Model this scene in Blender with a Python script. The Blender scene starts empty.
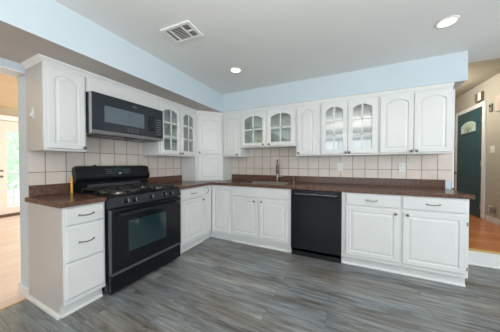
import bpy, bmesh, math, random
from mathutils import Vector, Matrix
random.seed(7)
S = bpy.context.scene
COL = S.collection
PI = math.pi

# ------------------------------------------------------------ camera
cd = bpy.data.cameras.new('camera'); cam = bpy.data.objects.new('camera', cd); COL.objects.link(cam)
S.camera = cam
CX, CY, CZ, YAW, PITCH, F = 2.5692, -3.2358, 1.2126, .4472, -.0154, 198.99
cam.location = (CX, CY, CZ)
cam.rotation_euler = (PI/2 + PITCH, 0, YAW)
cd.sensor_width = 36; cd.lens = F/500*36
cd.shift_y = .716/500
cd.clip_start = .02

# ------------------------------------------------------------ world, light, exposure
S.view_settings.view_transform = 'Standard'
S.view_settings.look = 'None'
S.view_settings.exposure = 0.08
S.view_settings.gamma = 1
S.view_settings.use_curve_mapping = False
W = bpy.data.worlds.new('world'); S.world = W; W.use_nodes = True
bg = W.node_tree.nodes['Background']
bg.inputs[0].default_value = (.86, .94, 1, 1); bg.inputs[1].default_value = 2.2

def area(name, loc, rot, sx, sy, power, col=(1, 1, 1)):
    l = bpy.data.lights.new(name, 'AREA'); l.shape = 'RECTANGLE'; l.size = sx; l.size_y = sy
    l.energy = power; l.color = col
    o = bpy.data.objects.new(name, l); COL.objects.link(o); o.location = loc; o.rotation_euler = rot
    return o
# daylight entering by the rear and right windows
area('window_light_rear', (3.0, -6.40, 1.45), (PI/2, 0, 0), 4.0, 2.0, 34, (.93, .97, 1))
area('window_light_right', (5.50, -2.2, 1.45), (PI/2, 0, PI/2), 2.4, 1.5, 30, (.93, .97, 1))
area('dining_fill_light', (-2.4, 1.4, 1.4), (-PI/2, 0, 0), 3.2, 1.8, 190, (1, .97, .95))  # unseen fill added at a windowless wall to brighten the dining floor
# unseen fill added behind the camera, aimed up to brighten the ceiling
area('ceiling_fill_light', (2.8, -4.0, 1.5), (PI-.12, 0, 0), 1.6, 1.6, 82, (1, .98, .95))

# ------------------------------------------------------------ materials
def mat(name, col, rough=.5, metal=0, coat=0, spec=.5, emis=None, es=0):
    m = bpy.data.materials.new(name); m.use_nodes = True
    b = m.node_tree.nodes['Principled BSDF']
    b.inputs['Base Color'].default_value = (*col, 1); b.inputs['Roughness'].default_value = rough
    b.inputs['Metallic'].default_value = metal; b.inputs['Coat Weight'].default_value = coat
    b.inputs['Specular IOR Level'].default_value = spec
    if emis: b.inputs['Emission Color'].default_value = (*emis, 1); b.inputs['Emission Strength'].default_value = es
    return m
class NT:
    def __init__(s, m): s.t = m.node_tree; s.b = s.t.nodes['Principled BSDF']
    def n(s, k, **kw):
        n = s.t.nodes.new(k)
        for a, v in kw.items():
            if a.startswith('i_'): n.inputs[a[2:].replace('_', ' ')].default_value = v
            else: setattr(n, a, v)
        return n
    def l(s, a, b): s.t.links.new(a, b)
def noisy(name, c1, c2, scale, rough=.5, bump=0, **k):
    m = mat(name, c1, rough, **k); t = NT(m)
    tc = t.n('ShaderNodeTexCoord'); nz = t.n('ShaderNodeTexNoise', i_Scale=scale, i_Detail=4)
    t.l(tc.outputs['Object'], nz.inputs['Vector'])
    r = t.n('ShaderNodeValToRGB'); r.color_ramp.elements[0].color = (*c1, 1); r.color_ramp.elements[1].color = (*c2, 1)
    r.color_ramp.elements[0].position = .35; r.color_ramp.elements[1].position = .65
    t.l(nz.outputs['Fac'], r.inputs[0]); t.l(r.outputs[0], t.b.inputs['Base Color'])
    if bump:
        bp = t.n('ShaderNodeBump', i_Strength=bump, i_Distance=.002)
        t.l(nz.outputs['Fac'], bp.inputs['Height']); t.l(bp.outputs[0], t.b.inputs['Normal'])
    return m
white = noisy('white_cabinet_paint', (.70, .705, .695), (.73, .735, .725), 3, .38)
whitein = mat('cabinet_interior', (.80, .83, .81), .5)
trimw = mat('trim_paint', (.80, .80, .79), .4)
bluew = noisy('blue_wall_paint', (.56, .64, .69), (.58, .66, .71), 2, .7)
ceilm = noisy('ceiling_paint', (.76, .765, .745), (.79, .795, .77), 1.2, .8)
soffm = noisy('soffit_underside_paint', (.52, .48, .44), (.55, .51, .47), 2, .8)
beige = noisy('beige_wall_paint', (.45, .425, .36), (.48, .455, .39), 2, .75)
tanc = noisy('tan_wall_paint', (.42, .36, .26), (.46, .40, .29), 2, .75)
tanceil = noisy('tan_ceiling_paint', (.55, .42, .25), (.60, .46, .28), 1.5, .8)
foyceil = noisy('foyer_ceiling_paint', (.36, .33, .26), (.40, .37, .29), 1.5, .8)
black = mat('black_appliance_enamel', (.008, .009, .012), .17, spec=.3)
blacks = mat('black_satin', (.010, .011, .012), .35, spec=.3)
dgrey = mat('dark_grey_appliance', (.022, .026, .034), .25, spec=.4)
glassb = mat('dark_oven_glass', (.015, .035, .04), .05, coat=.6)
mwglass = mat('microwave_window_glass', (.10, .13, .15), .08, coat=.6)
iron = noisy('cast_iron', (.02, .02, .02), (.035, .033, .03), 60, .28, bump=.2)
steel = mat('brushed_steel', (.46, .43, .40), .3, 1)
fsteel = mat('brushed_nickel', (.30, .275, .25), .33, 1)
chrome = mat('chrome', (.75, .75, .75), .14, 1)
nickel = mat('dark_nickel', (.22, .20, .19), .32, 1)
strip = mat('grey_metal_strip', (.16, .165, .18), .35, .7)
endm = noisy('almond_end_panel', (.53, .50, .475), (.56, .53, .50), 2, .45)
plast = mat('white_plastic', (.80, .80, .77), .4)
greend = noisy('dark_green_door_paint', (.028, .085, .105), (.033, .095, .115), 4, .38)
yellow = mat('yellow_plastic', (.80, .42, .05), .4)
lampm = mat('lit_lamp_lens', (1, .9, .7), .5, emis=(1, .84, .56), es=2.2)
segm = mat('display_marks', (.09, .10, .115), .5)
dispm = mat('display_glass', (.01, .03, .03), .1)
darkm = mat('vent_dark', (.05, .05, .055), .7)
greyp = mat('grey_plastic', (.22, .20, .18), .5)
thresh = mat('dark_wood_threshold', (.09, .05, .03), .5)
leafm = noisy('hedge_leaves', (.42, .68, .40), (.75, .92, .70), 7, .7)
deckm = mat('white_deck_rail', (.85, .86, .84), .6)
lawnm = noisy('lightened_ground', (.72, .72, .68), (.82, .82, .78), 3, .9)  # ground made pale to stand in for strong daylight outside

def glass_mat(name, tint, refl):
    m = bpy.data.materials.new(name); m.use_nodes = True; t = m.node_tree
    for n in list(t.nodes): t.nodes.remove(n)
    o = t.nodes.new('ShaderNodeOutputMaterial'); mx = t.nodes.new('ShaderNodeMixShader')
    tr = t.nodes.new('ShaderNodeBsdfTransparent'); gl = t.nodes.new('ShaderNodeBsdfGlossy')
    tr.inputs[0].default_value = (*tint, 1); mx.inputs[0].default_value = refl*.4; gl.inputs['Roughness'].default_value = .03
    t.links.new(tr.outputs[0], mx.inputs[1])
    t.links.new(gl.outputs[0], mx.inputs[2]); t.links.new(mx.outputs[0], o.inputs[0])
    return m
pane = glass_mat('clear_pane', (.96, .98, .97), .35)
paneg = glass_mat('greenish_pane', (.96, 1, .965), .34)

def plank_mat(name, w, h, cols, mortar, streak, rough, rot=0, mcol=(.03, .03, .03), hue=0, sx=2.6, sy=24):
    m = mat(name, cols[0], rough); t = NT(m)
    tc = t.n('ShaderNodeTexCoord'); mp = t.n('ShaderNodeMapping'); mp.inputs['Rotation'].default_value = (0, 0, rot)
    t.l(tc.outputs['Object'], mp.inputs[0])
    br = t.n('ShaderNodeTexBrick', i_Scale=1.0, i_Mortar_Size=mortar, i_Mortar_Smooth=.2, i_Bias=0.0, i_Brick_Width=w, i_Row_Height=h)
    br.offset = .37; br.offset_frequency = 2
    br.inputs['Color1'].default_value = (0, 0, 0, 1); br.inputs['Color2'].default_value = (1, 1, 1, 1)
    br.inputs['Mortar'].default_value = (.5, .5, .5, 1)
    t.l(mp.outputs[0], br.inputs['Vector'])
    mp2 = t.n('ShaderNodeMapping'); mp2.inputs['Scale'].default_value = (sx, sy, 1)
    t.l(mp.outputs[0], mp2.inputs[0])
    # shift the grain from plank to plank
    ad = t.n('ShaderNodeVectorMath', operation='MULTIPLY_ADD'); ad.inputs[1].default_value = (37, 11, 5)
    t.l(br.outputs['Color'], ad.inputs[0]); t.l(mp2.outputs[0], ad.inputs[2])
    nz = t.n('ShaderNodeTexNoise', i_Scale=1.0, i_Detail=6, i_Roughness=.62, i_Distortion=.8); t.l(ad.outputs[0], nz.inputs['Vector'])
    mp3 = t.n('ShaderNodeMapping'); mp3.inputs['Scale'].default_value = (.9, 4.5, 1); t.l(mp.outputs[0], mp3.inputs[0])
    nz2 = t.n('ShaderNodeTexNoise', i_Scale=1.3, i_Detail=3); t.l(mp3.outputs[0], nz2.inputs['Vector'])
    a = t.n('ShaderNodeMath', operation='MULTIPLY'); a.inputs[1].default_value = streak; t.l(nz.outputs['Fac'], a.inputs[0])
    b = t.n('ShaderNodeMath', operation='MULTIPLY_ADD'); b.inputs[1].default_value = .10; t.l(br.outputs['Color'], b.inputs[0]); t.l(a.outputs[0], b.inputs[2])
    c = t.n('ShaderNodeMath', operation='MULTIPLY_ADD'); c.inputs[1].default_value = .40; t.l(nz2.outputs['Fac'], c.inputs[0]); t.l(b.outputs[0], c.inputs[2])
    r = t.n('ShaderNodeValToRGB'); cr = r.color_ramp
    mid = .05 + streak*.5 + .2; lo, hi = mid - .19, mid + .19
    for i, cc in enumerate(cols):
        pos = lo + (hi-lo)*i/(len(cols)-1)
        e = cr.elements[i] if i < 2 else cr.elements.new(pos)
        e.position = pos; e.color = (*cc, 1)
    t.l(c.outputs[0], r.inputs[0])
    hr = t.n('ShaderNodeValToRGB'); hr.color_ramp.elements[0].position = .38; hr.color_ramp.elements[0].color = (1.0, .93, .85, 1)
    hr.color_ramp.elements[1].position = .6; hr.color_ramp.elements[1].color = (.91, .965, 1.0, 1)
    mp4 = t.n('ShaderNodeMapping'); mp4.inputs['Location'].default_value = (3, 7, 0); mp4.inputs['Scale'].default_value = (.8, 4, 1); t.l(mp.outputs[0], mp4.inputs[0])
    nz3 = t.n('ShaderNodeTexNoise', i_Scale=1.1, i_Detail=3); t.l(mp4.outputs[0], nz3.inputs['Vector']); t.l(nz3.outputs['Fac'], hr.inputs[0])
    hm = t.n('ShaderNodeMix', data_type='RGBA', blend_type='MULTIPLY'); hm.inputs['Factor'].default_value = hue
    t.l(r.outputs[0], hm.inputs['A']); t.l(hr.outputs[0], hm.inputs['B'])
    mx = t.n('ShaderNodeMix', data_type='RGBA'); mx.inputs['B'].default_value = (*mcol, 1)
    t.l(br.outputs['Fac'], mx.inputs['Factor']); t.l(hm.outputs['Result'], mx.inputs['A'])
    t.l(mx.outputs['Result'], t.b.inputs['Base Color'])
    bp = t.n('ShaderNodeBump', i_Strength=.12, i_Distance=.002); t.l(nz.outputs['Fac'], bp.inputs['Height']); t.l(bp.outputs[0], t.b.inputs['Normal'])
    return m
vinyl = plank_mat('grey_vinyl_plank', 1.22, .152, [(.085, .080, .075), (.150, .144, .137), (.205, .212, .215), (.27, .288, .30), (.38, .39, .395)], .0010, .85, .30, hue=1)
oak = plank_mat('pale_oak_boards', .9, .07, [(.66, .50, .40), (.72, .57, .48), (.77, .64, .56)], .0008, .5, .25, rot=PI/2, mcol=(.35, .22, .15))
orangew = plank_mat('orange_oak_boards', .9, .062, [(.48, .15, .05), (.62, .23, .08), (.72, .32, .13)], .0010, .5, .22, mcol=(.14, .05, .02))

def tile_mat(name, plane):
    m = mat(name, (.6, .55, .5), .28); t = NT(m)
    tc = t.n('ShaderNodeTexCoord'); sp = t.n('ShaderNodeSeparateXYZ'); t.l(tc.outputs['Object'], sp.inputs[0])
    cb = t.n('ShaderNodeCombineXYZ'); t.l(sp.outputs['X' if plane == 'x' else 'Y'], cb.inputs[0]); t.l(sp.outputs['Z'], cb.inputs[1])
    mp = t.n('ShaderNodeMapping'); mp.inputs['Location'].default_value = ((-.01 if plane == 'x' else .0355), .067 + .0, 0)
    t.l(cb.outputs[0], mp.inputs[0])
    br = t.n('ShaderNodeTexBrick', i_Scale=1, i_Mortar_Size=.0034, i_Mortar_Smooth=.3, i_Brick_Width=.156, i_Row_Height=.2)
    br.offset = 0
    br.inputs['Color1'].default_value = (.70, .61, .54, 1); br.inputs['Color2'].default_value = (.76, .67, .60, 1); br.inputs['Mortar'].default_value = (.16, .13, .115, 1)
    t.l(mp.outputs[0], br.inputs['Vector'])
    nz = t.n('ShaderNodeTexNoise', i_Scale=9, i_Detail=4); t.l(tc.outputs['Object'], nz.inputs['Vector'])
    mx = t.n('ShaderNodeMix', data_type='RGBA', blend_type='MULTIPLY'); mx.inputs['Factor'].default_value = .35
    r = t.n('ShaderNodeValToRGB'); r.color_ramp.elements[0].color = (.8, .78, .75, 1); r.color_ramp.elements[0].position = .3; r.color_ramp.elements[1].position = .7
    t.l(nz.outputs['Fac'], r.inputs[0]); t.l(br.outputs['Color'], mx.inputs['A']); t.l(r.outputs[0], mx.inputs['B'])
    t.l(mx.outputs['Result'], t.b.inputs['Base Color'])
    inv = t.n('ShaderNodeMath', operation='SUBTRACT'); inv.inputs[0].default_value = 1; t.l(br.outputs['Fac'], inv.inputs[1])
    bp = t.n('ShaderNodeBump', i_Strength=.5, i_Distance=.002); t.l(inv.outputs[0], bp.inputs['Height']); t.l(bp.outputs[0], t.b.inputs['Normal'])
    return m
tile_x = tile_mat('cream_tiles_back', 'x'); tile_y = tile_mat('cream_tiles_left', 'y')

def counter_mat():
    m = mat('brown_granite', (.1, .06, .05), .20, spec=.32); t = NT(m)
    tc = t.n('ShaderNodeTexCoord')
    n1 = t.n('ShaderNodeTexNoise', i_Scale=38, i_Detail=5, i_Roughness=.7); n2 = t.n('ShaderNodeTexVoronoi', i_Scale=150)
    t.l(tc.outputs['Object'], n1.inputs['Vector']); t.l(tc.outputs['Object'], n2.inputs['Vector'])
    r = t.n('ShaderNodeValToRGB'); c = r.color_ramp
    c.elements[0].position = .33; c.elements[0].color = (.085, .042, .029, 1)
    c.elements[1].position = .5; c.elements[1].color = (.150, .078, .055, 1)
    e = c.elements.new(.68); e.color = (.21, .12, .085, 1)
    t.l(n1.outputs['Fac'], r.inputs[0])
    mx = t.n('ShaderNodeMix', data_type='RGBA', blend_type='MULTIPLY'); mx.inputs['Factor'].default_value = .3
    t.l(r.outputs[0], mx.inputs['A']); t.l(n2.outputs['Color'], mx.inputs['B']); t.l(mx.outputs['Result'], t.b.inputs['Base Color'])
    return m
granite = counter_mat()

# ------------------------------------------------------------ mesh helpers
def BM(): return bmesh.new()
def box(bm, x0, x1, y0, y1, z0, z1):
    x0, x1 = sorted((x0, x1)); y0, y1 = sorted((y0, y1)); z0, z1 = sorted((z0, z1))
    v = [bm.verts.new(p) for p in ((x0,y0,z0),(x1,y0,z0),(x1,y1,z0),(x0,y1,z0),(x0,y0,z1),(x1,y0,z1),(x1,y1,z1),(x0,y1,z1))]
    for f in ((0,3,2,1),(4,5,6,7),(0,1,5,4),(1,2,6,5),(2,3,7,6),(3,0,4,7)): bm.faces.new([v[i] for i in f])
    return bm
def prism(bm, pts, z0, z1):
    a = [bm.verts.new((x, y, z0)) for x, y in pts]; b = [bm.verts.new((x, y, z1)) for x, y in pts]
    n = len(pts); bm.faces.new(a[::-1]); bm.faces.new(b)
    for i in range(n): bm.faces.new((a[i], a[(i+1)%n], b[(i+1)%n], b[i]))
    return bm
def extr_x(bm, yz, x0, x1):
    a = [bm.verts.new((x0, y, z)) for y, z in yz]; b = [bm.verts.new((x1, y, z)) for y, z in yz]
    n = len(yz); bm.faces.new(a); bm.faces.new(b[::-1])
    for i in range(n): bm.faces.new((a[(i+1)%n], a[i], b[i], b[(i+1)%n]))
    return bm
def tube(bm, pts, r, seg=10):
    pts = [Vector(p) for p in pts]; rings = []
    n = len(pts); rr = r if isinstance(r, (list, tuple)) else [r]*n
    for i, p in enumerate(pts):
        d = (pts[min(i+1, n-1)] - pts[max(i-1, 0)]).normalized()
        up = Vector((0, 0, 1)) if abs(d.z) < .9 else Vector((1, 0, 0))
        a = d.cross(up).normalized(); b = d.cross(a).normalized()
        rings.append([bm.verts.new(p + (a*math.cos(2*PI*k/seg) + b*math.sin(2*PI*k/seg))*rr[i]) for k in range(seg)])
    for i in range(n-1):
        for k in range(seg): bm.faces.new((rings[i][k], rings[i][(k+1)%seg], rings[i+1][(k+1)%seg], rings[i+1][k]))
    bm.faces.new(rings[0][::-1]); bm.faces.new(rings[-1])
    return bm
def lathe(bm, prof, c=(0,0,0), axis='z', seg=20):
    """prof: (radius, height along the axis)"""
    c = Vector(c); rings = []
    for r, h in prof:
        ring = []
        for k in range(seg):
            a = 2*PI*k/seg; x, y = r*math.cos(a), r*math.sin(a)
            v = {'z': (x, y, h), '-y': (x, -h, y), 'y': (x, h, y), 'x': (h, x, y)}[axis]
            ring.append(bm.verts.new(c + Vector(v)))
        rings.append(ring)
    for i in range(len(rings)-1):
        for k in range(seg): bm.faces.new((rings[i][k], rings[i][(k+1)%seg], rings[i+1][(k+1)%seg], rings[i+1][k]))
    bm.faces.new(rings[0][::-1]); bm.faces.new(rings[-1])
    return bm
def obj(name, bm, m, parent=None, loc=None, bev=0, smooth=False, rotz=0, M=None):
    if M is not None: bm.transform(M)
    bmesh.ops.recalc_face_normals(bm, faces=bm.faces)
    me = bpy.data.meshes.new(name); bm.to_mesh(me); bm.free(); me.materials.append(m)
    if smooth:
        for p in me.polygons: p.use_smooth = True
        me.set_sharp_from_angle(angle=math.radians(40))
    o = bpy.data.objects.new(name, me); COL.objects.link(o)
    if parent: o.parent = parent
    if loc: o.location = loc
    o.rotation_euler.z = rotz
    if bev:
        b = o.modifiers.new('bevel', 'BEVEL'); b.width = bev; b.segments = 2; b.limit_method = 'ANGLE'; b.angle_limit = .7
    return o
def tag(o, label, cat, group=None, kind=None):
    o['label'] = label; o['category'] = cat
    if group: o['group'] = group
    if kind: o['kind'] = kind
    return o
def thing(name, label, cat, loc=(0,0,0), rotz=0, group=None):
    o = bpy.data.objects.new(name, None); COL.objects.link(o); o.empty_display_size = .1
    o.location = loc; o.rotation_euler.z = rotz
    return tag(o, label, cat, group)
def struct(name, bm, m, **k):
    o = obj(name, bm, m, **k)
    if not k.get('parent'): o['kind'] = 'structure'
    return o
def contour(x0, x1, z0, z1, rise, n=14):
    p = [(x0, z0), (x1, z0), (x1, z1-rise)]
    for i in range(1, n): 
        t = i/n; u = 2*t-1
        p.append((x1 + (x0-x1)*t, z1 - rise*abs(u)**2.2))
    p.append((x0, z1-rise))
    return p
def rings_mesh(bm, rings, fill_last=True, fill_first=True):
    """rings: list of (contour points, y)"""
    R = [[bm.verts.new((x, y, z)) for x, z in pts] for pts, y in rings]
    n = len(R[0])
    for i in range(len(R)-1):
        for k in range(n): bm.faces.new((R[i][k], R[i][(k+1)%n], R[i+1][(k+1)%n], R[i+1][k]))
    if fill_last: bm.faces.new(R[-1])
    if fill_first: bm.faces.new(R[0][::-1])
    return R
def panel_bm(x0, x1, z0, z1, yf, rise=0, fr=.055, t=.019):
    bm = BM()
    c = lambda d, r: contour(x0+d, x1-d, z0+d, z1-d, r)
    rings_mesh(bm, [(c(0,0), yf+t), (c(0,0), yf+.005), (c(.005,0), yf), (c(fr,rise), yf), (c(fr+.005,rise), yf+.007),
                    (c(fr+.010,rise), yf+.007), (c(fr+.030,rise), yf+.001)])
    return bm
def slab_bm(x0, x1, z0, z1, yf, t=.019):
    bm = BM(); c = lambda d: contour(x0+d, x1-d, z0+d, z1-d, 0)
    rings_mesh(bm, [(c(0), yf+t), (c(0), yf+.006), (c(.008), yf), (c(.016), yf+.0005)])
    return bm
def glass_frame_bm(x0, x1, z0, z1, yf, rise, fr, cols, rows, t=.019):
    bm = BM(); c = lambda d, r: contour(x0+d, x1-d, z0+d, z1-d, r)
    R = rings_mesh(bm, [(c(0,0), yf+t), (c(0,0), yf+.005), (c(.005,0), yf), (c(fr,rise), yf), (c(fr+.006,rise), yf+.006), (c(fr+.006,rise), yf+t)], False, False)
    n = len(R[0])
    for k in range(n): bm.faces.new((R[-1][k], R[-1][(k+1)%n], R[0][(k+1)%n], R[0][k]))
    xa, xb, za, zb = x0+fr, x1-fr, z0+fr, z1-fr
    for i in range(1, cols):
        x = xa + (xb-xa)*i/cols; box(bm, x-.009, x+.009, yf+.001, yf+.009, za, zb-rise*abs(2*i/cols-1)**2.2)
    for i in range(1, rows):
        z = za + (zb-za)*i/rows; box(bm, xa, xb, yf+.001, yf+.009, z-.009, z+.009)
    return bm
def knob(parent, x, z, yf, M=None, r=.015):
    bm = lathe(BM(), [(.007, 0), (.005, .010), (.006, .014), (r, .017), (r, .023), (r*.6, .028), (.001, .029)], (x, yf, z), '-y', 14)
    return obj('knob', bm, nickel, parent, smooth=True, M=M)
def bow_handle(parent, x, z, yf, L=.105, vert=False, m=None):
    pts = []
    for i in range(11):
        t = i/10; u = (t-.5)*L; d = .026*math.sin(PI*min(1, max(0, t)))**.6 if 0 < t < 1 else 0
        pts.append((x, yf-d, z+u) if vert else (x+u, yf-d, z - .006*math.sin(PI*t)))
    rr = [.008]+[.0045]*9+[.008]
    return obj('handle', tube(BM(), pts, rr, 8), m or nickel, parent, smooth=True)

TK = .104      # toe kick height
H = .873       # base cabinet height
def add_door(root, x0, x1, z0, z1, yf, rise=0, fr=.047, kn=None, M=None, hinges=None):
    d = obj('door', panel_bm(x0, x1, z0, z1, yf, rise, fr), white, root, M=M)
    if kn: knob(d, kn[0], kn[1], yf, M)
    if hinges:
        for z in (z0+.055, z1-.075):
            obj('hinge', box(BM(), hinges-.004, hinges+.004, yf-.003, yf+.002, z-.018, z+.018), nickel, d, M=M, bev=.001)
    return d
def add_glass_door(root, x0, x1, z0, z1, yf, kn, rows, glass, rise=.045):
    fr = .053
    d = obj('door', glass_frame_bm(x0, x1, z0, z1, yf, rise, fr, 2, rows), white, root)
    bm = BM(); c = contour(x0+fr+.001, x1-fr-.001, z0+fr+.001, z1-fr-.001, rise)
    rings_mesh(bm, [(c, yf+.014), (c, yf+.011)])
    obj('glass_pane', bm, glass, d)
    knob(d, kn[0], kn[1], yf)
    return d
def add_drawer(root, x0, x1, z0, z1, yf, handle=True, raised=False):
    d = obj('drawer', slab_bm(x0, x1, z0, z1, yf) if not raised else panel_bm(x0, x1, z0, z1, yf, 0, .03), white, root)
    if handle: bow_handle(d, (x0+x1)/2, (z0+z1)/2+.003, yf)
    return d
def base_body(root, w, d, x0=0, toe=.055, hollow=False):
    if hollow:
        bm = BM(); a, b = x0+.0006, w-.0006
        box(bm, a, a+.018, -d+.02, -.02, TK, H); box(bm, b-.018, b, -d+.02, -.02, TK, H); box(bm, a, b, -d, -d+.0195, TK, H)
        box(bm, a, b, -.0195, -.004, TK, H); box(bm, a+.0185, b-.0185, -d+.02, -.02, TK, TK+.018)
        obj('body', bm, white, root)
    else: obj('body', box(BM(), x0+.0006, w-.0006, -d, -.004, TK, H), white, root, bev=.0015)
    bm = box(BM(), x0+.0006, w-.0006, -(d-toe), -.02, 0, TK-.001)
    extr_x(bm, [(-(d-toe)-.013, 0), (-(d-toe)+.001, 0), (-(d-toe)+.001, .02), (-(d-toe)-.005, .018), (-(d-toe)-.011, .010)], x0+.0006, w-.0006)
    obj('toe_kick', bm, white, root)

# ------------------------------------------------------------ setting: room shell
CH = 2.395; SB = 2.088
struct('floor', box(BM(), -.0, 5.6, -6.5, .06, -.05, 0), vinyl)
struct('floor', box(BM(), -4.6, -.0, -6.0, 1.5, -.05, 0), oak)            # next room
struct('floor', box(BM(), 3.45, 5.6, .075, 4.2, .0, .19), orangew)         # raised foyer
struct('trim_1', box(BM(), -.008, .012, -6.0, -2.51, -.0, .004), mat('oak_strip', (.55, .33, .12), .4))
# kitchen ceiling, cut by the soffits below it
struct('ceiling', box(BM(), -.0, 5.6, -6.5, .0, CH, CH+.08), ceilm)
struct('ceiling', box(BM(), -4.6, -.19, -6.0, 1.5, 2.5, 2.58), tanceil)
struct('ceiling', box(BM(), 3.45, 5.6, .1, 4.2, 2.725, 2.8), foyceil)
wb = struct('wall_back', box(BM(), -.19, 3.733, .0, .12, 0, 2.8), bluew)
struct('tile_backsplash', box(BM(), .652, 3.732, -.008, -.0005, 1.0, 1.33), tile_x, parent=wb)
# higher strip of tile under the short cabinet over the sink
struct('tile_backsplash', box(BM(), 1.006, 1.916, -.008, -.0005, 1.3302, 1.47), tile_x, parent=wb)
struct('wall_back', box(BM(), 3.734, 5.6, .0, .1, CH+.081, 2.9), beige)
wl = struct('wall_left', box(BM(), -.19, 0, -2.49, -.001, 0, 2.6), bluew)
struct('tile_backsplash', box(BM(), .0005, .008, -2.489, -.652, .93, 1.333), tile_y, parent=wl)
struct('tile_backsplash', box(BM(), .0005, .008, -2.188, -1.373, 1.3335, 1.50), tile_y, parent=wl)
struct('wall_left', box(BM(), -.19, 0, -6.0, -2.491, 2.025, 2.6), bluew)     # header over the opening
struct('header_glow_board', box(BM(), -.185, -.005, -5.19, -2.495, 2.012, 2.0245), trimw)  # white board added under the header to imitate light on its underside
struct('wall_left', box(BM(), -.19, 0, -6.5, -5.2, 0, 2.024), bluew)
# soffit: side faces blue, underside warm grey
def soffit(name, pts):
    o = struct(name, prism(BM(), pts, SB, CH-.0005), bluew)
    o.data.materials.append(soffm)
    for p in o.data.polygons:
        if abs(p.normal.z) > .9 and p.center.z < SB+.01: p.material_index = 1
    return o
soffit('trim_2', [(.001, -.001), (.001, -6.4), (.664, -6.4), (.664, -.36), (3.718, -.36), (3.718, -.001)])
# rear and right walls of the kitchen with their windows (behind the camera)
def wall_with_window(name, axis, at, th, a0, a1, z1, w0, w1, s0, s1, m):
    bm = BM()
    for (p, q, r, s) in ((a0, w0, 0, z1), (w1, a1, 0, z1), (w0, w1, 0, s0), (w0, w1, s1, z1)):
        if axis == 'y': box(bm, p, q, at, at+th, r, s)
        else: box(bm, at, at+th, p, q, r, s)
    return struct(name, bm, m)
wall_with_window('wall_rear', 'y', -6.62, .12, 0, 5.6, 2.5, .9, 5.1, .35, 2.2, bluew)
wall_with_window('wall_right', 'x', 5.6, .12, -6.5, 4.2, 2.9, -3.6, -.9, .75, 2.2, bluew)
def window(name, axis, at, a0, a1, s0, s1, nv=3):
    bm = BM(); w = .05
    def b(p, q, r, s):
        if axis == 'y': box(bm, p, q, at, at+.05, r, s)
        else: box(bm, at, at+.05, p, q, r, s)
    b(a0, a1, s0, s0+w); b(a0, a1, s1-w, s1)
    for i in range(nv+1):
        x = a0 + (a1-a0-w)*i/nv; b(x, x+w, s0, s1)
    o = struct(name, bm, trimw)
    return o
window('window_1', 'y', -6.58, .9, 5.1, .35, 2.2); window('window_2', 'x', 5.63, -3.6, -.9, .75, 2.2, 2)

# foyer
XF = 4.87
wr = struct('wall_foyer', box(BM(), XF, XF+.1, .101, 4.2, .19, 2.724), beige)
struct('wall_foyer', box(BM(), 3.45, XF-.001, 3.6, 3.7, .19, 2.724), beige)
struct('wall_foyer', box(BM(), 3.6, 3.732, .121, 3.6, .19, 2.724), beige)
struct('wall_right', box(BM(), XF, 5.6, .06, .1, .0, CH), bluew)
struct('baseboard_foyer', box(BM(), XF-.014, XF-.0005, .101, 1.83, .191, .285), trimw, bev=.004)
struct('trim_3', box(BM(), 3.60, XF-.001, .045, .0745, .022, .172), trimw, bev=.002)        # step riser
struct('trim_4', box(BM(), 3.60, XF-.001, .030, .0745, .0005, .022), trimw, bev=.006)
struct('trim_5', box(BM(), 3.60, XF-.001, .035, .0745, .1725, .191), mat('golden_nosing', (.62, .40, .12), .35), bev=.004)
struct('trim_6', box(BM(), 3.7335, 3.75, -.008, .12, .915, 2.3), trimw, bev=.002)  # wall end

# door_1: dark green front door in the long foyer wall (faces -x)
DY0, DY1, DZ0, DZ1 = 1.955, 2.862, .195, 2.275
def yz_panel(y0, y1, z0, z1, xf, rise=0, fr=0, raised=True):
    """raised field lying on a plane x=xf, towards -x"""
    bm = BM(); c = lambda d, r: contour(y0+d, y1-d, z0+d, z1-d, r)
    R = [[bm.verts.new((x, y, z)) for y, z in pts] for pts, x in
         ([(c(0, rise), xf+.001), (c(.008, rise), xf-.009), (c(.016, rise), xf-.009), (c(.024, rise), xf-.003), (c(.05, rise), xf-.007)] if raised else
          [(c(0, rise), xf+.001), (c(.004, rise), xf-.012), (c(.022, rise), xf-.012), (c(.026, rise), xf-.002)])]
    n = len(R[0])
    for i in range(len(R)-1):
        for k in range(n): bm.faces.new((R[i][k], R[i][(k+1)%n], R[i+1][(k+1)%n], R[i+1][k]))
    if raised: bm.faces.new(R[-1])
    return bm
d1 = struct('door_1', box(BM(), XF-.022, XF-.001, DY0, DY1, DZ0, DZ1), greend)
cas = BM(); cw = .075
box(cas, XF-.03, XF-.0005, DY0-.004-cw, DY0-.004, DZ0, DZ1+.004+cw); box(cas, XF-.03, XF-.0005, DY1+.004, DY1+.004+cw, DZ0, DZ1+.004+cw)
box(cas, XF-.03, XF-.0005, DY0-.004, DY1+.004, DZ1+.004, DZ1+.004+cw)
obj('casing', cas, trimw, d1, bev=.004)
xf = XF-.022
for a, b_, c, d in ((DY0+.10, DY0+.42, .93, 1.72), (DY0+.49, DY0+.81, .93, 1.72), (DY0+.10, DY0+.42, .36, .82), (DY0+.49, DY0+.81, .36, .82)):
    obj('panel', yz_panel(a, b_, c, d, xf), greend, d1)
obj('arched_light_frame', yz_panel(DY0+.16, DY0+.76, 1.83, 2.10, xf, rise=.07, raised=False), greend, d1)
bm = BM(); c = contour(DY0+.185, DY0+.735, 1.855, 2.075, .055)
for x in (xf-.004, xf-.001): bm.faces.new([bm.verts.new((x, y, z)) for y, z in c])
lite = obj('fan_light_glass', bm, mat('glowing_obscure_glass', (.42, .52, .44), .3, emis=(.62, .75, .60), es=.2), d1)  # glass glows by itself, standing in for light through the door
bm = BM(); cy_ = (DY0+.185+DY0+.735)/2
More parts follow.
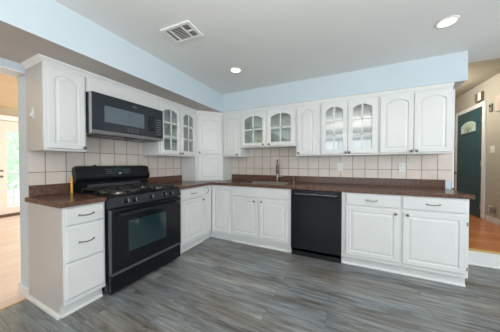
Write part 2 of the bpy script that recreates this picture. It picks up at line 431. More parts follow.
for a in (40, 65, 90, 115, 140):
    a = math.radians(a); tube(bm, [(xf-.006, cy_, 1.86), (xf-.006, cy_+.25*math.cos(a), 1.86+.185*math.sin(a))], .003, 6)
tube(bm, [(xf-.006, cy_+.12*math.cos(math.radians(t)), 1.86+.09*math.sin(math.radians(t))) for t in range(0, 181, 15)], .004, 6)
obj('fan_light_bars', bm, nickel, d1)
for z, r in ((1.00, .026), (1.12, .020)):
    obj('door_knob' if z < 1.1 else 'deadbolt', lathe(BM(), [(r, 0), (r, .006), (.010, .012), (.010, .03), (r, .04), (r*.9, .055), (.003, .06)] if z < 1.1 else [(r, 0), (r, .012), (.016, .02), (.002, .022)],
        (0, 0, 0), '-y', 14), nickel, d1, M=Matrix.Translation((xf, DY1-.065, z)) @ Matrix.Rotation(-PI/2, 4, 'Z'), smooth=True)
for z in (.42, 1.22, 2.05): obj('hinge', box(BM(), xf-.010, xf, DY0-.003, DY0+.022, z-.05, z+.05), steel, d1, bev=.002)

# next room (left): far wall with glazed door, bright daylight beyond
XL = -4.42
bm = BM()
box(bm, XL-.12, XL, -6.0, -2.62, 0, 2.499); box(bm, XL-.12, XL, -.62, 1.5, 0, 2.499); box(bm, XL-.12, XL, -2.62, -.62, 2.20, 2.499)
struct('wall_dining', bm, tanc)
struct('wall_dining', box(BM(), -4.6, -.19, 1.5, 1.6, 0, 2.5), tanc)
bm = BM()
box(bm, XL+.0005, XL+.03, -2.72, -2.62, 0.0, 2.31); box(bm, XL+.0005, XL+.03, -.62, -.52, 0.0, 2.31); box(bm, XL+.0005, XL+.03, -2.62, -.62, 2.20, 2.31)
struct('trim_7', bm, trimw, bev=.004)
struct('trim_8', box(BM(), XL-.10, XL+.05, -2.62, -.62, .001, .05), thresh)
def glazed_door(name, y0, y1, handle_y):
    bm = BM(); x0, x1 = XL-.075, XL-.03; zb, zt = .055, 2.19
    g0, g1 = y0+.14, y1-.14
    box(bm, x0, x1, y0, g0, zb, zt); box(bm, x0, x1, g1, y1, zb, zt); box(bm, x0, x1, g0, g1, zb, .21); box(bm, x0, x1, g0, g1, 1.96, zt)
    d = struct(name, bm, mat('cream_door_paint', (.76, .70, .63), .4))
    obj('glass_pane', box(BM(), x0+.02, x0+.026, g0, g1, .21, 1.96), pane, d)
    if handle_y is not None:
        hm = BM(); lathe(hm, [(.026, 0), (.026, .012), (.012, .016), (.012, .05), (.002, .052)], (x1, handle_y, 1.05), 'x', 12)
        box(hm, x1+.035, x1+.05, handle_y-.09, handle_y+.012, 1.04, 1.06)
        obj('lever_handle', hm, nickel, d)
        obj('deadbolt', lathe(BM(), [(.026, 0), (.026, .016), (.010, .02), (.010, .04), (.002, .042)], (x1, handle_y, .92+.0), 'x', 12), nickel, d)
glazed_door('door_2', -1.665, -.63, -1.605)
glazed_door('door_3', -2.61, -1.675, None)
struct('wall_rear', box(BM(), -4.6, 0, -6.12, -6.0, 0, 2.6), tanc)
# outdoors beyond the glazed door, colours lightened in place of stronger daylight
bm = BM(); box(bm, -16, XL-.13, -9, 6, -.3, -.1)
struct('floor', bm, lawnm)
rail = thing('deck_railing', 'white balustrade outside the glazed door in the room at left', 'railing', (-6.2, -1.2, -.1))
obj('top_rail', box(BM(), -.04, .04, -2.2, 2.2, 1.02, 1.08), deckm, rail, bev=.005)
obj('bottom_rail', box(BM(), -.03, .03, -2.2, 2.2, .10, .15), deckm, rail, bev=.005)
for i in range(32):
    y = -2.15 + i*.139
    obj('baluster', box(BM(), -.016, .016, y-.016, y+.016, .15, 1.02), deckm, rail)
def bush(loc, r, h, seed, label):
    rnd = random.Random(seed); bm = BM()
    for i in range(900):
        a = rnd.uniform(0, 2*PI); z = rnd.uniform(0, 1); rad = r*math.sqrt(max(.05, 1-(2*z-1)**2*.8))*rnd.uniform(.55, 1)
        p = Vector((math.cos(a)*rad, math.sin(a)*rad, .25+z*(h-.25))); s = rnd.uniform(.08, .19)
        q = Matrix.Rotation(rnd.uniform(0, 6.3), 3, 'Z') @ Matrix.Rotation(rnd.uniform(-1.2, 1.2), 3, 'X')
        vs = [bm.verts.new(p + q @ Vector(v)) for v in ((-s*.5, 0, 0), (0, 0, -s*.3), (s*.5, 0, 0), (0, 0, s*.5))]
        bm.faces.new(vs)
    bmesh.ops.create_icosphere(bm, subdivisions=2, radius=1, matrix=Matrix.Translation((0, 0, h*.5)) @ Matrix.Diagonal((r*.75, r*.75, h*.42, 1)))
    tube(bm, [(0, 0, 0), (0, 0, .4)], .10, 8)
    tag(obj('garden_tree', bm, leafm, None, loc), label, 'tree', 'trees outside the glazed door')
bush((-9.5, -.6, -.085), 1.25, 3.6, 1, 'light green tree behind the white balustrade, seen through the door glass')
bush((-10.3, 2.3, -.085), 1.25, 3.0, 2, 'light green tree behind the white balustrade, seen through the door glass')
bush((-10.2, -3.6, -.085), 1.25, 3.1, 3, 'light green tree behind the white balustrade, seen through the door glass')

# baseboards around the end of the left wall
struct('baseboard_left', box(BM(), -.21, .0, -2.506, -2.4905, .0005, .085), trimw, bev=.003)
struct('baseboard_left', box(BM(), -.206, -.1905, -2.4900, 1.4, .0005, .085), trimw, bev=.003)
struct('baseboard_left', box(BM(), .0005, .575, -2.513, -2.4905, .0005, .035), trimw, bev=.006)

# ------------------------------------------------------------ base cabinets
D = .615
# left of the stove: three drawers. faces +x
R90 = PI/2
t = thing('base_cabinet', 'narrow white base cabinet with three drawers left of the stove', 'cabinet', (.003, -2.49, 0), R90, 'white base cabinets')
base_body(t, .298, D)
add_drawer(t, .015, .283, .728, .862, -D-.019)
add_drawer(t, .015, .283, .440, .716, -D-.019)
add_drawer(t, .015, .283, .150, .428, -D-.019, handle=False)
# between the stove and the corner
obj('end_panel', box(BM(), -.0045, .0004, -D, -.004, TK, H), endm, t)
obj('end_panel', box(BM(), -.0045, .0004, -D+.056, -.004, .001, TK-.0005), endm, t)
t = thing('base_cabinet', 'white base cabinet with one drawer and one door right of the stove', 'cabinet', (.003, -1.318, 0), R90, 'white base cabinets')
base_body(t, .548, D)
add_drawer(t, .03, .50, .728, .862, -D-.019)
add_door(t, .03, .50, .145, .708, -D-.019, kn=(.465, .675))
# corner
t = thing('corner_base_cabinet', 'white corner base cabinet with two narrow doors where the counters meet', 'cabinet', (0, 0, 0), 0, 'white base cabinets')
e = .769
obj('body', prism(BM(), [(.004, -.004), (.004, -e), (D+.003, -e), (D+.003, -D), (.984, -D), (.984, -.004)], TK, H), white, t, bev=.0015)
k = D-.055
obj('toe_kick', prism(BM(), [(.02, -.02), (.02, -e), (k, -e), (k, -k), (.984, -k), (.984, -.02)], 0, TK-.001), white, t)
add_door(t, D+.03, .968, .135, .858, -D-.019, fr=.045)
MW = Matrix.Translation((.003, -e, 0)) @ Matrix.Rotation(R90, 4, 'Z')
dd = obj('door', panel_bm(.012, e-D-.024, .135, .858, -D-.019, 0, .03), white, t, M=MW)
bow_handle(dd, 0, 0, 0, .09, True).matrix_local = Matrix.Translation((D+.022, -e+.024, .80)) @ Matrix.Rotation(R90, 4, 'Z')
# sink base
t = thing('base_cabinet', 'wide white base cabinet with two doors beneath the sink', 'cabinet', (.985, 0, 0), 0, 'white base cabinets')
base_body(t, .933, D, hollow=True)
obj('false_front', slab_bm(.03, .903, .728, .858, -D-.019), white, t)
add_door(t, .03, .458, .145, .708, -D-.019, kn=(.405, .672)); add_door(t, .475, .903, .145, .708, -D-.019, kn=(.520, .672))
# right base
t = thing('base_cabinet', 'wide white base cabinet with two drawers and two doors right of the dishwasher', 'cabinet', (2.532, 0, 0), 0, 'white base cabinets')
base_body(t, 1.110, D)
add_drawer(t, .045, .562, .732, .862, -D-.019); add_drawer(t, .590, 1.085, .732, .862, -D-.019)
add_door(t, .045, .562, .145, .708, -D-.019, kn=(.525, .672)); add_door(t, .590, 1.085, .145, .708, -D-.019, kn=(.628, .672), hinges=1.092)

# ------------------------------------------------------------ wall cabinets
ZU, ZT, DU = 1.325, 2.05, .33
yf = -DU-.020
def upper_body(root, w, h, d=DU):
    obj('body', box(BM(), .0006, w-.0006, -d, -.003, 0, h), white, root, bev=.0015)
def carcass(root, w, h, nshelf, mids=(), d=DU, stile=.03):
    bm = BM(); x0, x1 = .0006, w-.0006
    box(bm, x0, x0+.016, -d+.018, -.003, 0, h); box(bm, x1-.016, x1, -d+.018, -.003, 0, h)
    box(bm, x0+.016, x1-.016, -d+.018, -.003, 0, .018); box(bm, x0+.016, x1-.016, -d+.018, -.003, h-.018, h)
    # face frame
    box(bm, x0, x0+stile, -d, -d+.018, 0, h); box(bm, x1-stile, x1, -d, -d+.018, 0, h)
    box(bm, x0+stile, x1-stile, -d, -d+.018, 0, .035); box(bm, x0+stile, x1-stile, -d, -d+.018, h-.05, h)
    for m in mids: box(bm, m-.018, m+.018, -d, -d+.018, .035, h-.05)
    obj('body', bm, white, root)
    obj('back_panel', box(BM(), x0+.016, x1-.016, -.012, -.004, .018, h-.018), whitein, root)
    for i in range(nshelf):
        z = h*(i+1)/(nshelf+1); obj('shelf', box(BM(), x0+.017, x1-.017, -d+.03, -.013, z-.009, z+.009), whitein, root)
HT = ZT-ZU
g = 'white wall cabinets'
t = thing('wall_cabinet', 'narrow white wall cabinet with one arched door left of the microwave', 'cabinet', (0.0, -2.49, ZU), R90, g)
upper_body(t, .298, HT); add_door(t, .018, .282, .018, HT-.024, yf, rise=.04, kn=(.268, .035))
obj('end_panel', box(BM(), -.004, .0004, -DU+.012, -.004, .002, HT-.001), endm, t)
t = thing('wall_cabinet', 'plain white cabinet front above the black microwave', 'cabinet', (0.0, -2.19, 1.905), R90, g)
upper_body(t, .817, ZT-1.905); obj('front_panel', slab_bm(.02, .797, .01, ZT-1.905-.02, yf+.012, .007), white, t)
t = thing('wall_cabinet', 'white wall cabinet with two glazed doors right of the microwave', 'cabinet', (0.0, -1.371, ZU), R90, g)
carcass(t, .718, HT, 2, (.375,))
add_glass_door(t, .014, .371, .018, HT-.024, yf, (.347, .040), 3, pane, .035); add_glass_door(t, .378, .704, .018, HT-.024, yf, (.402, .040), 3, pane, .035)
# diagonal corner cabinet standing on the counter
t = thing('corner_wall_cabinet', 'tall white diagonal cabinet in the corner reaching down to the counter', 'cabinet', (0, 0, .915), 0, g)
hc = ZT-.915
obj('body', prism(BM(), [(.009, -.009), (.009, -.65), (.33, -.65), (.65, -.33), (.65, -.009)], 0, hc), white, t, bev=.0015)
MC = Matrix.Translation((.33, -.65, 0)) @ Matrix.Rotation(PI/4, 4, 'Z'); wc = .4525
add_door(t, .035, wc-.035, ZU-.915+.045, hc-.05, -.020, rise=.045, kn=(.062, ZU-.915+.075), M=MC)
add_door(t, .035, wc-.035, .012, ZU-.915+.03, -.020, M=MC)
# back run
t = thing('wall_cabinet', 'narrow white wall cabinet with one door between corner cabinet and sink cabinet', 'cabinet', (.652, 0, ZU), 0, g)
upper_body(t, .352, HT); add_door(t, .02, .335, .018, HT-.024, yf, rise=.045, kn=(.305, .04))
hs = ZT-1.47
t = thing('wall_cabinet', 'short white wall cabinet with two glazed arched doors above the sink', 'cabinet', (1.005, 0, 1.47), 0, g)
carcass(t, .914, hs, 1, (.46,))
add_glass_door(t, .02, .45, .015, hs-.024, yf, (.41, .04), 2, paneg, .05); add_glass_door(t, .47, .896, .015, hs-.024, yf, (.51, .04), 2, paneg, .05)
t = thing('wall_cabinet', 'narrow white wall cabinet with one arched door right of the sink cabinet', 'cabinet', (1.920, 0, ZU), 0, g)
upper_body(t, .332, HT); add_door(t, .02, .285, .018, HT-.024, yf, rise=.045, kn=(.04, .04))
t = thing('wall_cabinet', 'white wall cabinet with two glazed doors above the dishwasher', 'cabinet', (2.253, 0, ZU), 0, g)
carcass(t, .680, HT, 2, (.339,))
add_glass_door(t, .014, .337, .018, HT-.024, yf, (.318, .035), 3, pane, .045); add_glass_door(t, .341, .666, .018, HT-.024, yf, (.360, .035), 3, pane, .045)
t = thing('wall_cabinet', 'wide white wall cabinet with two solid arched doors at the right end', 'cabinet', (2.934, 0, ZU), 0, g)
upper_body(t, .684, HT); add_door(t, .014, .341, .018, HT-.024, yf, rise=.045, kn=(.318, .035)); add_door(t, .345, .672, .018, HT-.024, yf, rise=.045, kn=(.368, .035))

# crown mouldings
def sweep(path, prof):
    """path: xy points, prof: (outward offset, z); outward is to the right of the path direction"""
    bm = BM(); P = [Vector(p) for p in path]; n = len(P); rows = []
    for i in range(n):
        ds = []
        if i > 0: ds.append((P[i]-P[i-1]).normalized())
        if i < n-1: ds.append((P[i+1]-P[i]).normalized())
        ns = [Vector((d.y, -d.x)) for d in ds]
        m = sum(ns, Vector((0, 0))).normalized(); m = m / m.dot(ns[0])
        rows.append([bm.verts.new((P[i].x+m.x*o, P[i].y+m.y*o, z)) for o, z in prof])
    k = len(prof)
    for i in range(n-1):
        for j in range(k): bm.faces.new((rows[i][j], rows[i][(j+1)%k], rows[i+1][(j+1)%k], rows[i+1][j]))
    bm.faces.new(rows[0]); bm.faces.new(rows[-1][::-1])
    return bm
prof = [(-.02, ZT+.0005), (.004, ZT+.0005), (.006, ZT+.008), (.020, ZT+.018), (.034, ZT+.028), (.036, SB-.001), (-.02, SB-.001)]
struct('trim_9', sweep([(.012, -2.491), (.33, -2.491), (.33, -.668)], prof), trimw)
prof2 = [(-.02, ZT+.0005), (.001, ZT+.0005), (.010, ZT+.012), (.022, SB-.001), (-.02, SB-.001)]
struct('trim_10', sweep([(.33, -.650), (.65, -.331), (3.618, -.331)], prof2), trimw)

# ------------------------------------------------------------ countertops
def counter(name, label, outer, hole, splashes):
    bm = BM()
    loops = [outer] + ([hole] if hole else []); edges = []
    for lp in loops:
        vs = [bm.verts.new((x, y, .914)) for x, y in lp]
        edges += [bm.edges.new((vs[i], vs[(i+1) % len(vs)])) for i in range(len(vs))]
    bmesh.ops.triangle_fill(bm, edges=edges, use_beauty=True)
    r = bmesh.ops.extrude_face_region(bm, geom=list(bm.faces))
    for v in r['geom']:
        if isinstance(v, bmesh.types.BMVert): v.co.z -= .038
    o = obj(name, bm, granite, bev=.004); tag(o, label, 'countertop', 'brown granite countertops')
    for s in splashes: obj('backsplash', box(BM(), *s, .9145, 1.015), granite, o, bev=.002)
    return o
counter('countertop', 'short brown granite countertop left of the stove with its upstand', [(.009, -2.515), (.648, -2.515), (.648, -2.190), (.009, -2.190)], None, [(.009, .028, -2.488, -2.192)])
counter('countertop', 'long L-shaped brown granite countertop running from the stove past the sink', 
        [(.009, -1.330), (.648, -1.330), (.648, -.640), (3.672, -.640), (3.672, -.009), (.009, -.009)],
        [(1.13, -.545), (1.79, -.545), (1.79, -.15), (1.13, -.15)][::-1],
        [(.009, .028, -1.328, -.652), (.652, 3.668, -.028, -.009)])

# sink
sk = thing('sink', 'stainless steel kitchen sink set into the brown countertop', 'sink', (1.46, -.3475, .914))
def sink_bm():
    bm = BM(); hx, hy = .33, .1975
    def rr(hx, hy, r, z, n=5):
        pts = []
        for cx_, cy2, a0 in ((hx-r, hy-r, 0), (-hx+r, hy-r, 90), (-hx+r, -hy+r, 180), (hx-r, -hy+r, 270)):
            for i in range(n+1):
                a = math.radians(a0+90*i/n); pts.append(bm.verts.new((cx_+r*math.cos(a), cy2+r*math.sin(a), z)))
        return pts
    R = [rr(hx+.018, hy+.018, .03, .001), rr(hx+.016, hy+.016, .03, .005), rr(hx-.004, hy-.004, .03, .005), rr(hx-.010, hy-.010, .04, -.01), rr(hx-.018, hy-.018, .05, -.17), rr(hx-.06, hy-.06, .05, -.19)]
    for i in range(len(R)-1):
        for k in range(len(R[0])): bm.faces.new((R[i][k], R[i][(k+1)%len(R[0])], R[i+1][(k+1)%len(R[0])], R[i+1][k]))
    bm.faces.new(R[-1])
    return bm
obj('basin', sink_bm(), mat('dark_steel', (.27, .25, .23), .35, 1), sk, smooth=True)  # one even dark steel for rim and bowl
obj('drain', lathe(BM(), [(.045, 0), (.045, .004), (.03, .002), (.001, .001)], (0, 0, -.189), 'z'), chrome, sk, smooth=True)
# faucet
fc = thing('faucet', 'tall brushed steel pull-down faucet behind the sink', 'faucet', (1.555, -.085, .915), math.radians(19))
obj('base_plate', lathe(BM(), [(.030, 0), (.030, .006), (.022, .012), (.020, .014)], (0,0,0)), fsteel, fc, smooth=True)
pts = [(0, 0, .012), (0, 0, .13), (0, 0, .25)] + [(0, -.075+.075*math.cos(math.radians(a)), .28+.075*math.sin(math.radians(a))) for a in range(15, 181, 15)] + [(0, -.15, .26)]
obj('spout', tube(BM(), pts, [.019, .018]+[.0135]*(len(pts)-2), 14), fsteel, fc, smooth=True)
obj('spray_head', tube(BM(), [(0, -.15, .285), (0, -.15, .27), (0, -.15, .22), (0, -.148, .165), (0, -.148, .14)], [.015, .019, .021, .026, .018], 14), mat('spray_head_nickel', (.12, .11, .10), .4, .8), fc, smooth=True)
obj('lever', tube(BM(), [(.015, 0, .085), (.05, -.005, .09), (.10, -.012, .098)], [.016, .014, .008], 12), fsteel, fc, smooth=True)
sd = thing('soap_dispenser', 'small steel soap dispenser on the counter right of the faucet', 'soap dispenser', (1.83, -.10, .915))
obj('body', lathe(BM(), [(.018, 0), (.018, .006), (.012, .01), (.012, .06), (.015, .065), (.015, .085), (.004, .09)]), fsteel, sd, smooth=True)
obj('nozzle', tube(BM(), [(0, 0, .078), (0, -.05, .082), (0, -.065, .074)], [.006, .005, .005], 8), fsteel, sd, smooth=True)

# ------------------------------------------------------------ stove (faces +x)
ST = thing('gas_stove', 'black freestanding gas range with oven between two white base cabinets', 'stove', (.010, -2.185, 0), R90)
SW = .848
obj('body', box(BM(), 0.002, SW-.002, -.628, -.012, .035, .905), black, ST, bev=.003)
for x in (.06, SW-.06):
    for y in (-.58, -.08): obj('foot', lathe(BM(), [(.026, 0), (.026, .012), (.016, .015), (.016, .034)], (x, y, 0)), blacks, ST)
# cooktop with raised rim
bm = BM(); R = []
def rect(x0, x1, y0, y1, z): return [(x0, y0, z), (x1, y0, z), (x1, y1, z), (x0, y1, z)]
for pts in (rect(0, SW, -.645, -.075, .9055), rect(0, SW, -.645, -.075, .922), rect(.02, SW-.02, -.625, -.085, .924), rect(.035, SW-.035, -.61, -.095, .914)):
    R.append([bm.verts.new(p) for p in pts])
for i in range(3):
    for k in range(4): bm.faces.new((R[i][k], R[i][(k+1)%4], R[i+1][(k+1)%4], R[i+1][k]))
bm.faces.new(R[-1]); bm.faces.new(R[0][::-1])
obj('cooktop', bm, black, ST)
burn = [(.20, -.47, .045), (.20, -.22, .036), (SW-.20, -.47, .050), (SW-.20, -.22, .032), (SW/2, -.345, .040)]
for x, y, r in burn:
    b = obj('burner', lathe(BM(), [(r+.018, 0), (r+.016, .006), (r, .008), (r, .014)], (x, y, .9145)), steel, ST, smooth=True)
    obj('burner_cap', lathe(BM(), [(r*.95, 0), (r, .004), (r*.92, .010), (.002, .012)], (x, y, .929)), iron, b, smooth=True)
for gi, (gx0, gx1) in enumerate(((.045, .325), (.330, .518), (.523, SW-.045))):
    bm = BM(); y0, y1 = -.60, -.105; zt = .958; w = .008
    for y in (y0, y1, (y0+y1)/2): box(bm, gx0, gx1, y-w, y+w, zt-.014, zt)
    for x in (gx0, gx1): box(bm, x-w*.8 if x == gx1 else x, x if x == gx1 else x+w*.8, y0, y1, zt-.014, zt)
    cx_ = (gx0+gx1)/2
    cs = [y for y in (-.47, -.22)] if gi != 1 else [-.345]
    for c in cs:
        for dx, dy in ((1, 0), (-1, 0), (0, 1), (0, -1)) if gi != 1 else ((1, .0), (-1, .0), (0, 1), (0, -1)):
            L = .10
            if dx: box(bm, cx_+dx*.022, (gx1 if dx > 0 else gx0), c-.006, c+.006, zt-.012, zt+.002)
            else: box(bm, cx_-.006, cx_+.006, c+dy*.022, c+dy*.122, zt-.012, zt+.002)
        for sx in (1, -1):
            for sy in (1, -1): tube(bm, [(cx_+sx*.035, c+sy*.035, zt-.004), (cx_+sx*.085, c+sy*.085, zt-.004)], .006, 6)
    for x in (gx0+.006, gx1-.006):
        for y in (y0, y1, (y0+y1)/2): box(bm, x-.006, x+.006, y-.006, y+.006, .916, zt-.01)
    obj('grate', bm, iron, ST, bev=.0015)
# backguard with softly rounded ends
bm = BM(); prof_ = [(-.012, .906), (-.012, 1.165), (-.022, 1.182), (-.045, 1.190), (-.068, 1.180), (-.098, 1.085), (-.102, 1.050), (-.092, 1.030), (-.062, 1.018), (-.058, .906)]
secs = [(.006, .955), (.012, .975), (.03, .992), (.07, 1.0), (SW-.07, 1.0), (SW-.03, .992), (SW-.012, .975), (SW-.006, .955)]
R = [[bm.verts.new((x, y*1.0, .906+(z-.906)*s)) for y, z in prof_] for x, s in secs]
for i in range(len(R)-1):
    n = len(prof_)
    for k in range(n): bm.faces.new((R[i][k], R[i][(k+1)%n], R[i+1][(k+1)%n], R[i+1][k]))
bm.faces.new(R[0]); bm.faces.new(R[-1][::-1])
bgd = obj('backguard', bm, black, ST, smooth=True)
# face of the guard between (-.068,1.180) and (-.098,1.085)
ang = math.atan2(.030, .095); MG = Matrix.Translation((0, -.083, 1.1325)) @ Matrix.Rotation(-ang, 4, 'X')
obj('display', box(BM(), .36, .50, -.0035, .004, -.018, .032), dispm, bgd, M=MG, bev=.001)
for i in range(12):
    for j in range(3):
        x = .30 + i*.024
        if .352 < x < .508 and j > 0: continue
        obj('button', box(BM(), x-.006, x+.006, -.0028, .002, -.036+j*.022, -.030+j*.022+.004), segm, bgd, M=MG)
obj('emblem', lathe(BM(), [(.012, 0), (.012, .004), (.002, .005)], (SW*.52, 0, -.038), '-y', 14), chrome, bgd, M=MG)
obj('oven_vent', box(BM(), .12, SW-.12, -.0625, -.056, .955, .985), darkm, bgd)
obj('clock_knob', lathe(BM(), [(.012, 0), (.012, .010), (.004, .014)], (.20, -.045, 1.188)), blacks, bgd, smooth=True)
# control panel and knobs
obj('control_panel', extr_x(BM(), [(-.60, .803), (-.668, .803), (-.672, .815), (-.652, .900), (-.60, .904)], .0, SW), dgrey, ST, bev=.002)
ka = math.atan2(.020, .085)
for x in (.155, .235, .424, .60, .69):
    kk = obj('burner_knob', lathe(BM(), [(.026, 0), (.026, .004), (.020, .007), (.018, .026), (.014, .030), (.002, .031)], (0, 0, 0), '-y', 18), black, ST, smooth=True,
             M=Matrix.Translation((x, -.664, .855)) @ Matrix.Rotation(-ka, 4, 'X'))
    bm = box(BM(), -.004, .004, -.036, -.022, -.018, .018); obj('glint_pointer', bm, steel, kk, M=Matrix.Translation((x, -.664, .855)) @ Matrix.Rotation(-ka, 4, 'X'))  # steel pointer enlarged to stand in for the highlight on the knob
    obj('burner_mark', box(BM(), x-.040, x-.033, -.6690, -.6620, .842, .866), strip, kk)
# oven door
od = obj('oven_door', box(BM(), .006, SW-.006, -.672, -.632, .215, .795), black, ST, bev=.004)
obj('door_window', box(BM(), .17, SW-.235, -.6745, -.665, .36, .66), glassb, od, bev=.002)
hb = BM(); pts = [(.07, -.672, .745), (.07, -.712, .745), (.09, -.722, .745)] + [(.09+(SW-.18)*i/8, -.722-.010*math.sin(PI*i/8), .745) for i in range(1, 8)] + [(SW-.09, -.722, .745), (SW-.07, -.712, .745), (SW-.07, -.672, .745)]
tube(hb, pts, .014, 10); obj('oven_handle', hb, blacks, od, smooth=True)
obj('edge_trim', box(BM(), .004, .013, -.6735, -.640, .22, .79), strip, od)
dr = obj('storage_drawer', box(BM(), .006, SW-.006, -.668, -.632, .035, .200), black, ST, bev=.004)
obj('drawer_lip', extr_x(BM(), [(-.632, .2005), (-.668, .2005), (-.684, .198), (-.684, .204), (-.670, .212), (-.632, .212)], .006, SW-.006), strip, dr)

# ------------------------------------------------------------ microwave
mw = thing('microwave', 'black over-the-range microwave hanging above the stove', 'microwave', (.0, -2.187, 1.505), R90)
MWW, MH = .812, .395
obj('body', box(BM(), .001, MWW-.001, -.385, -.010, 0, MH), dgrey, mw, bev=.003)
obj('side_rail', box(BM(), -.0015, .0015, -.414, -.372, .0, MH-.004), mat('silver_rail', (.42, .43, .46), .4, .3), mw)
mwbl = mat('microwave_enamel', (.020, .025, .034), .14, spec=.5)
md = obj('door', box(BM(), .002, MWW-.14, -.418, -.386, .035, MH-.002), mwbl, mw, bev=.004)
cp = obj('control_column', box(BM(), MWW-.137, MWW-.002, -.418, -.386, .035, MH-.002), mwbl, mw, bev=.004)
obj('door_window', box(BM(), .11, MWW-.27, -.4205, -.41, .12, .285), mwglass, md, bev=.003)
hh = BM(); tube(hh, [(MWW-.175, -.418, .115), (MWW-.175, -.452, .125), (MWW-.175, -.458, .15), (MWW-.175, -.460, .20), (MWW-.175, -.458, .25), (MWW-.175, -.452, .275), (MWW-.175, -.418, .285)], .011, 10)
obj('handle', hh, blacks, md, smooth=True)
obj('handle_plate', box(BM(), MWW-.198, MWW-.152, -.4198, -.416, .10, .30), dgrey, md, bev=.006)
obj('emblem', box(BM(), .40, .45, -.4192, -.417, .338, .350), strip, md)
for i in range(4):
    for j in range(3): obj('button', box(BM(), .34+i*.035, .362+i*.035, -.4190, -.4165, .055+j*.017, .064+j*.017), segm, md)
for j in range(7): obj('button', box(BM(), MWW-.11, MWW-.03, -.4190, -.4165, .07+j*.03, .082+j*.03), segm, cp)
obj('display', box(BM(), MWW-.115, MWW-.025, -.4190, -.4165, .30, .335), dispm, cp)
obj('bottom_panel', extr_x(BM(), [(-.386, .034), (-.416, .034), (-.404, .002), (-.386, .002)], .002, MWW-.002), mat('grey_vent_panel', (.20, .20, .20), .4), mw)
obj('grease_filter', box(BM(), .10, .34, -.30, -.10, -.004, .0), strip, mw); obj('grease_filter', box(BM(), .50, .74, -.30, -.10, -.004, .0), strip, mw)
obj('lamp_cover', box(BM(), .36, .48, -.37, -.32, -.004, .0), darkm, mw)

# ------------------------------------------------------------ dishwasher
dw = thing('dishwasher', 'black built-in dishwasher beneath the countertop', 'dishwasher', (1.921, 0, 0))
DWW = .608
obj('body', box(BM(), .004, DWW-.004, -.60, -.02, .06, .870), blacks, dw)
dd = obj('door_panel', box(BM(), .003, DWW-.003, -.642, -.601, .105, .792), black, dw, bev=.005)
cs = obj('control_strip', box(BM(), .003, DWW-.003, -.642, -.601, .800, .871), black, dw, bev=.004)
obj('pocket_handle', extr_x(BM(), [(-.642, .845), (-.655, .842), (-.657, .815), (-.642, .812)], .05, DWW-.05), blacks, cs, bev=.002)
obj('control_band', box(BM(), .05, DWW-.05, -.6585, -.652, .818, .826), strip, cs)
for i in range(7): obj('button', box(BM(), .30+i*.035, .322+i*.035, -.6435, -.641, .853, .858), segm, cs)
obj('emblem', box(BM(), .26, .34, -.6586, -.654, .832, .837), segm, cs)
obj('kick_plate', box(BM(), .003, DWW-.003, -.60, -.575, .002, .10), blacks, dw)

# ------------------------------------------------------------ small things
hk = thing('wall_hook', 'small white adhesive hook on the side of the left wall cabinet', 'hook', (.143, -2.4915, 1.60))
obj('plate', prism(BM(), contour(-.016, .016, 0, .095, .02), -.0, .006), plast, hk, M=Matrix.Rotation(PI/2, 4, 'X'), bev=.002)
obj('hook_tip', tube(BM(), [(0, -.006, .050), (0, -.010, .035), (0, -.014, .020), (0, -.018, .018), (0, -.020, .030)], [.009, .009, .008, .007, .005], 10), plast, hk, smooth=True)
bt = thing('bottle', 'slim yellow bottle standing between the counter upstand and the stove', 'bottle', (.075, -2.2035, .9155))
obj('body', lathe(BM(), [(.010, 0), (.0105, .004), (.0105, .125), (.010, .135), (.006, .145), (.006, .15)]), yellow, bt, smooth=True)
obj('cap', lathe(BM(), [(.007, .150), (.007, .165), (.004, .182), (.002, .184)]), yellow, bt, smooth=True)

def outlet(x, z, label, name='outlet', rotz=0, y=-.0085, loc=None, toggle=False, w=.038):
    t = thing(name, label, 'outlet' if name == 'outlet' else 'light switch', loc or (x, y, z), rotz)
    obj('cover_plate', box(BM(), -w, w, -.006, 0, -.06, .06), plast, t, bev=.003)
    if toggle:
        for dx in ((-.023, .023) if w > .05 else (0,)): obj('toggle', box(BM(), dx-.005, dx+.005, -.016, -.006, -.012, .014), plast, t, bev=.002)
    else:
        for dz in (.022, -.022):
            s = obj('socket', lathe(BM(), [(.016, 0), (.016, .002), (.002, .0025)], (0, -.006, dz), '-y', 16), plast, t)
            bm = BM(); box(bm, -.008, -.005, -.0092, -.008, dz-.004, dz+.006); box(bm, .005, .008, -.0092, -.008, dz-.004, dz+.006); obj('slot', bm, darkm, s)
    return t
outlet(3.243, 1.165, 'white outlet on the cream tiles right of the dishwasher')
outlet(2.50, 1.165, 'white outlet on the cream tiles above the dishwasher')
RM = -PI/2   # things on the foyer wall face -x
outlet(0, 0, 'white double light switch on the beige foyer wall beside the door', 'light_switch', RM, loc=(XF-.0005, 1.70, 1.46), toggle=True, w=.058)
outlet(0, 0, 'white wall outlet low on the beige foyer wall above the baseboard', 'outlet', RM, loc=(XF-.0005, 1.72, .42), w=.05)
pl = thing('plug_adapter', 'dark grey plug adapter in the low foyer outlet', 'plug', (XF-.010, 1.62, .42), RM)
obj('body', box(BM(), -.03, .03, -.04, 0, -.05, .05), greyp, pl, bev=.006)
ch = thing('door_chime', 'square grey and white door chime above the green front door', 'door chime', (XF-.0005, 2.06, 2.47), RM)
obj('housing', box(BM(), -.10, .10, -.045, 0, -.085, .085), mat('chime_housing', (.16, .14, .12), .5), ch, bev=.008)
obj('front_cover', box(BM(), .01, .105, -.05, -.0455, -.07, .075), plast, ch, bev=.004)
th = thing('thermostat', 'small grey wall device on the beige foyer wall right of the green door', 'thermostat', (XF-.0005, 1.74, 2.19), RM)
obj('housing', box(BM(), -.035, .035, -.025, 0, -.07, .07), greyp, th, bev=.005)
obj('screen', box(BM(), -.022, .022, -.0265, -.024, .01, .05), dispm, th)
wf = thing('wall_picture', 'pale framed piece at the right edge on the foyer wall', 'picture', (XF-.0005, 1.55, 2.22), RM)
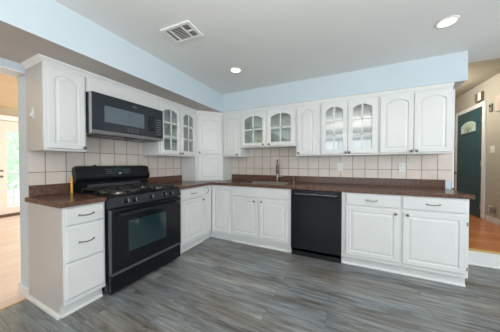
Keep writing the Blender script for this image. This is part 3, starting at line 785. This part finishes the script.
obj('frame', box(BM(), -.07, .07, -.02, 0, -.13, .13), mat('pale_frame_paint', (.55, .47, .42), .5), wf, bev=.004)

# ceiling register
vt = thing('ceiling_vent', 'white square air vent set in the grey ceiling', 'vent', (1.236, -1.868, CH-.0005), math.radians(3))
bm = BM()
for (a, b_, c, d) in ((-.155, .155, -.105, -.078), (-.155, .155, .078, .105), (-.155, -.125, -.078, .078), (.125, .155, -.078, .078), (.045, .058, -.078, .078), (-.085, -.072, -.078, .078)):
    box(bm, a, b_, c, d, -.012, 0)
box(bm, .058, .125, -.006, .006, -.012, 0)
obj('frame', bm, plast, vt, bev=.003)
obj('duct_opening', box(BM(), -.125, .125, -.078, .078, -.002, -.0005), darkm, vt)
for i in range(9):
    y = -.070 + i*.0175
    bm = BM(); box(bm, -.072, .045, -.006, .006, -.001, .001)
    obj('louvre', bm, plast, vt, M=Matrix.Translation((0, y, -.008)) @ Matrix.Rotation(math.radians(50), 4, 'X'))
for x0 in (.066, .084, .102, .118, -.095, -.112):
    obj('louvre', box(BM(), -.004, .004, -.076, .076, -.001, .001), plast, vt, M=Matrix.Translation((x0, 0, -.008)) @ Matrix.Rotation(math.radians(50), 4, 'Y'))

# recessed lights
def potlight(loc, label, power):
    t = thing('recessed_light', label, 'ceiling light', loc, 0, 'recessed ceiling lights')
    obj('trim_ring', lathe(BM(), [(.074, 0), (.073, -.006), (.060, -.008), (.058, -.001)], (0,0,-.0005), 'z', 28), plast, t, smooth=True)
    obj('lens', lathe(BM(), [(.057, 0), (.056, -.004), (.040, -.010), (.002, -.013)], (0,0,-.001), 'z', 28), lampm, t, smooth=True)
    l = bpy.data.lights.new('lamp_glow', 'SPOT'); l.energy = power; l.color = (1, .80, .58); l.shadow_soft_size = .05; l.spot_size = 2.4; l.spot_blend = .6
    lo = bpy.data.objects.new('lamp_glow', l); COL.objects.link(lo); lo.parent = t; lo.location = (0, 0, -.09)
potlight((1.311, -1.033, CH), 'lit round recessed light in the ceiling near the corner', 7)
potlight((3.326, -1.014, CH), 'lit round recessed light in the ceiling above the right cabinets', 2)
# lamps of the neighbouring rooms (out of view)
def roomlamp(name, loc, label, power, col):
    t = thing(name, label, 'ceiling light', loc)
    obj('base', lathe(BM(), [(.07, 0), (.07, -.02), (.02, -.03)], (0,0,0)), nickel, t)
    obj('shade', lathe(BM(), [(.02, -.03), (.13, -.06), (.15, -.10), (.10, -.14), (.01, -.155)], (0,0,0)), mat('warm_shade', (.9, .85, .7), .4, emis=(1, .85, .6), es=3), t, smooth=True)
    l = bpy.data.lights.new('lamp_glow', 'POINT'); l.energy = power; l.color = col; l.shadow_soft_size = .12
    lo = bpy.data.objects.new('lamp_glow', l); COL.objects.link(lo); lo.parent = t; lo.location = (0, 0, -.32)
roomlamp('ceiling_lamp', (4.05, 1.75, 2.724), 'unseen round ceiling lamp added to light the foyer', 27, (1, .93, .84))  # unseen lamp added to brighten the foyer
roomlamp('ceiling_lamp', (-1.6, -3.9, 2.499), 'round ceiling lamp of the next room', 18, (1, .92, .8))
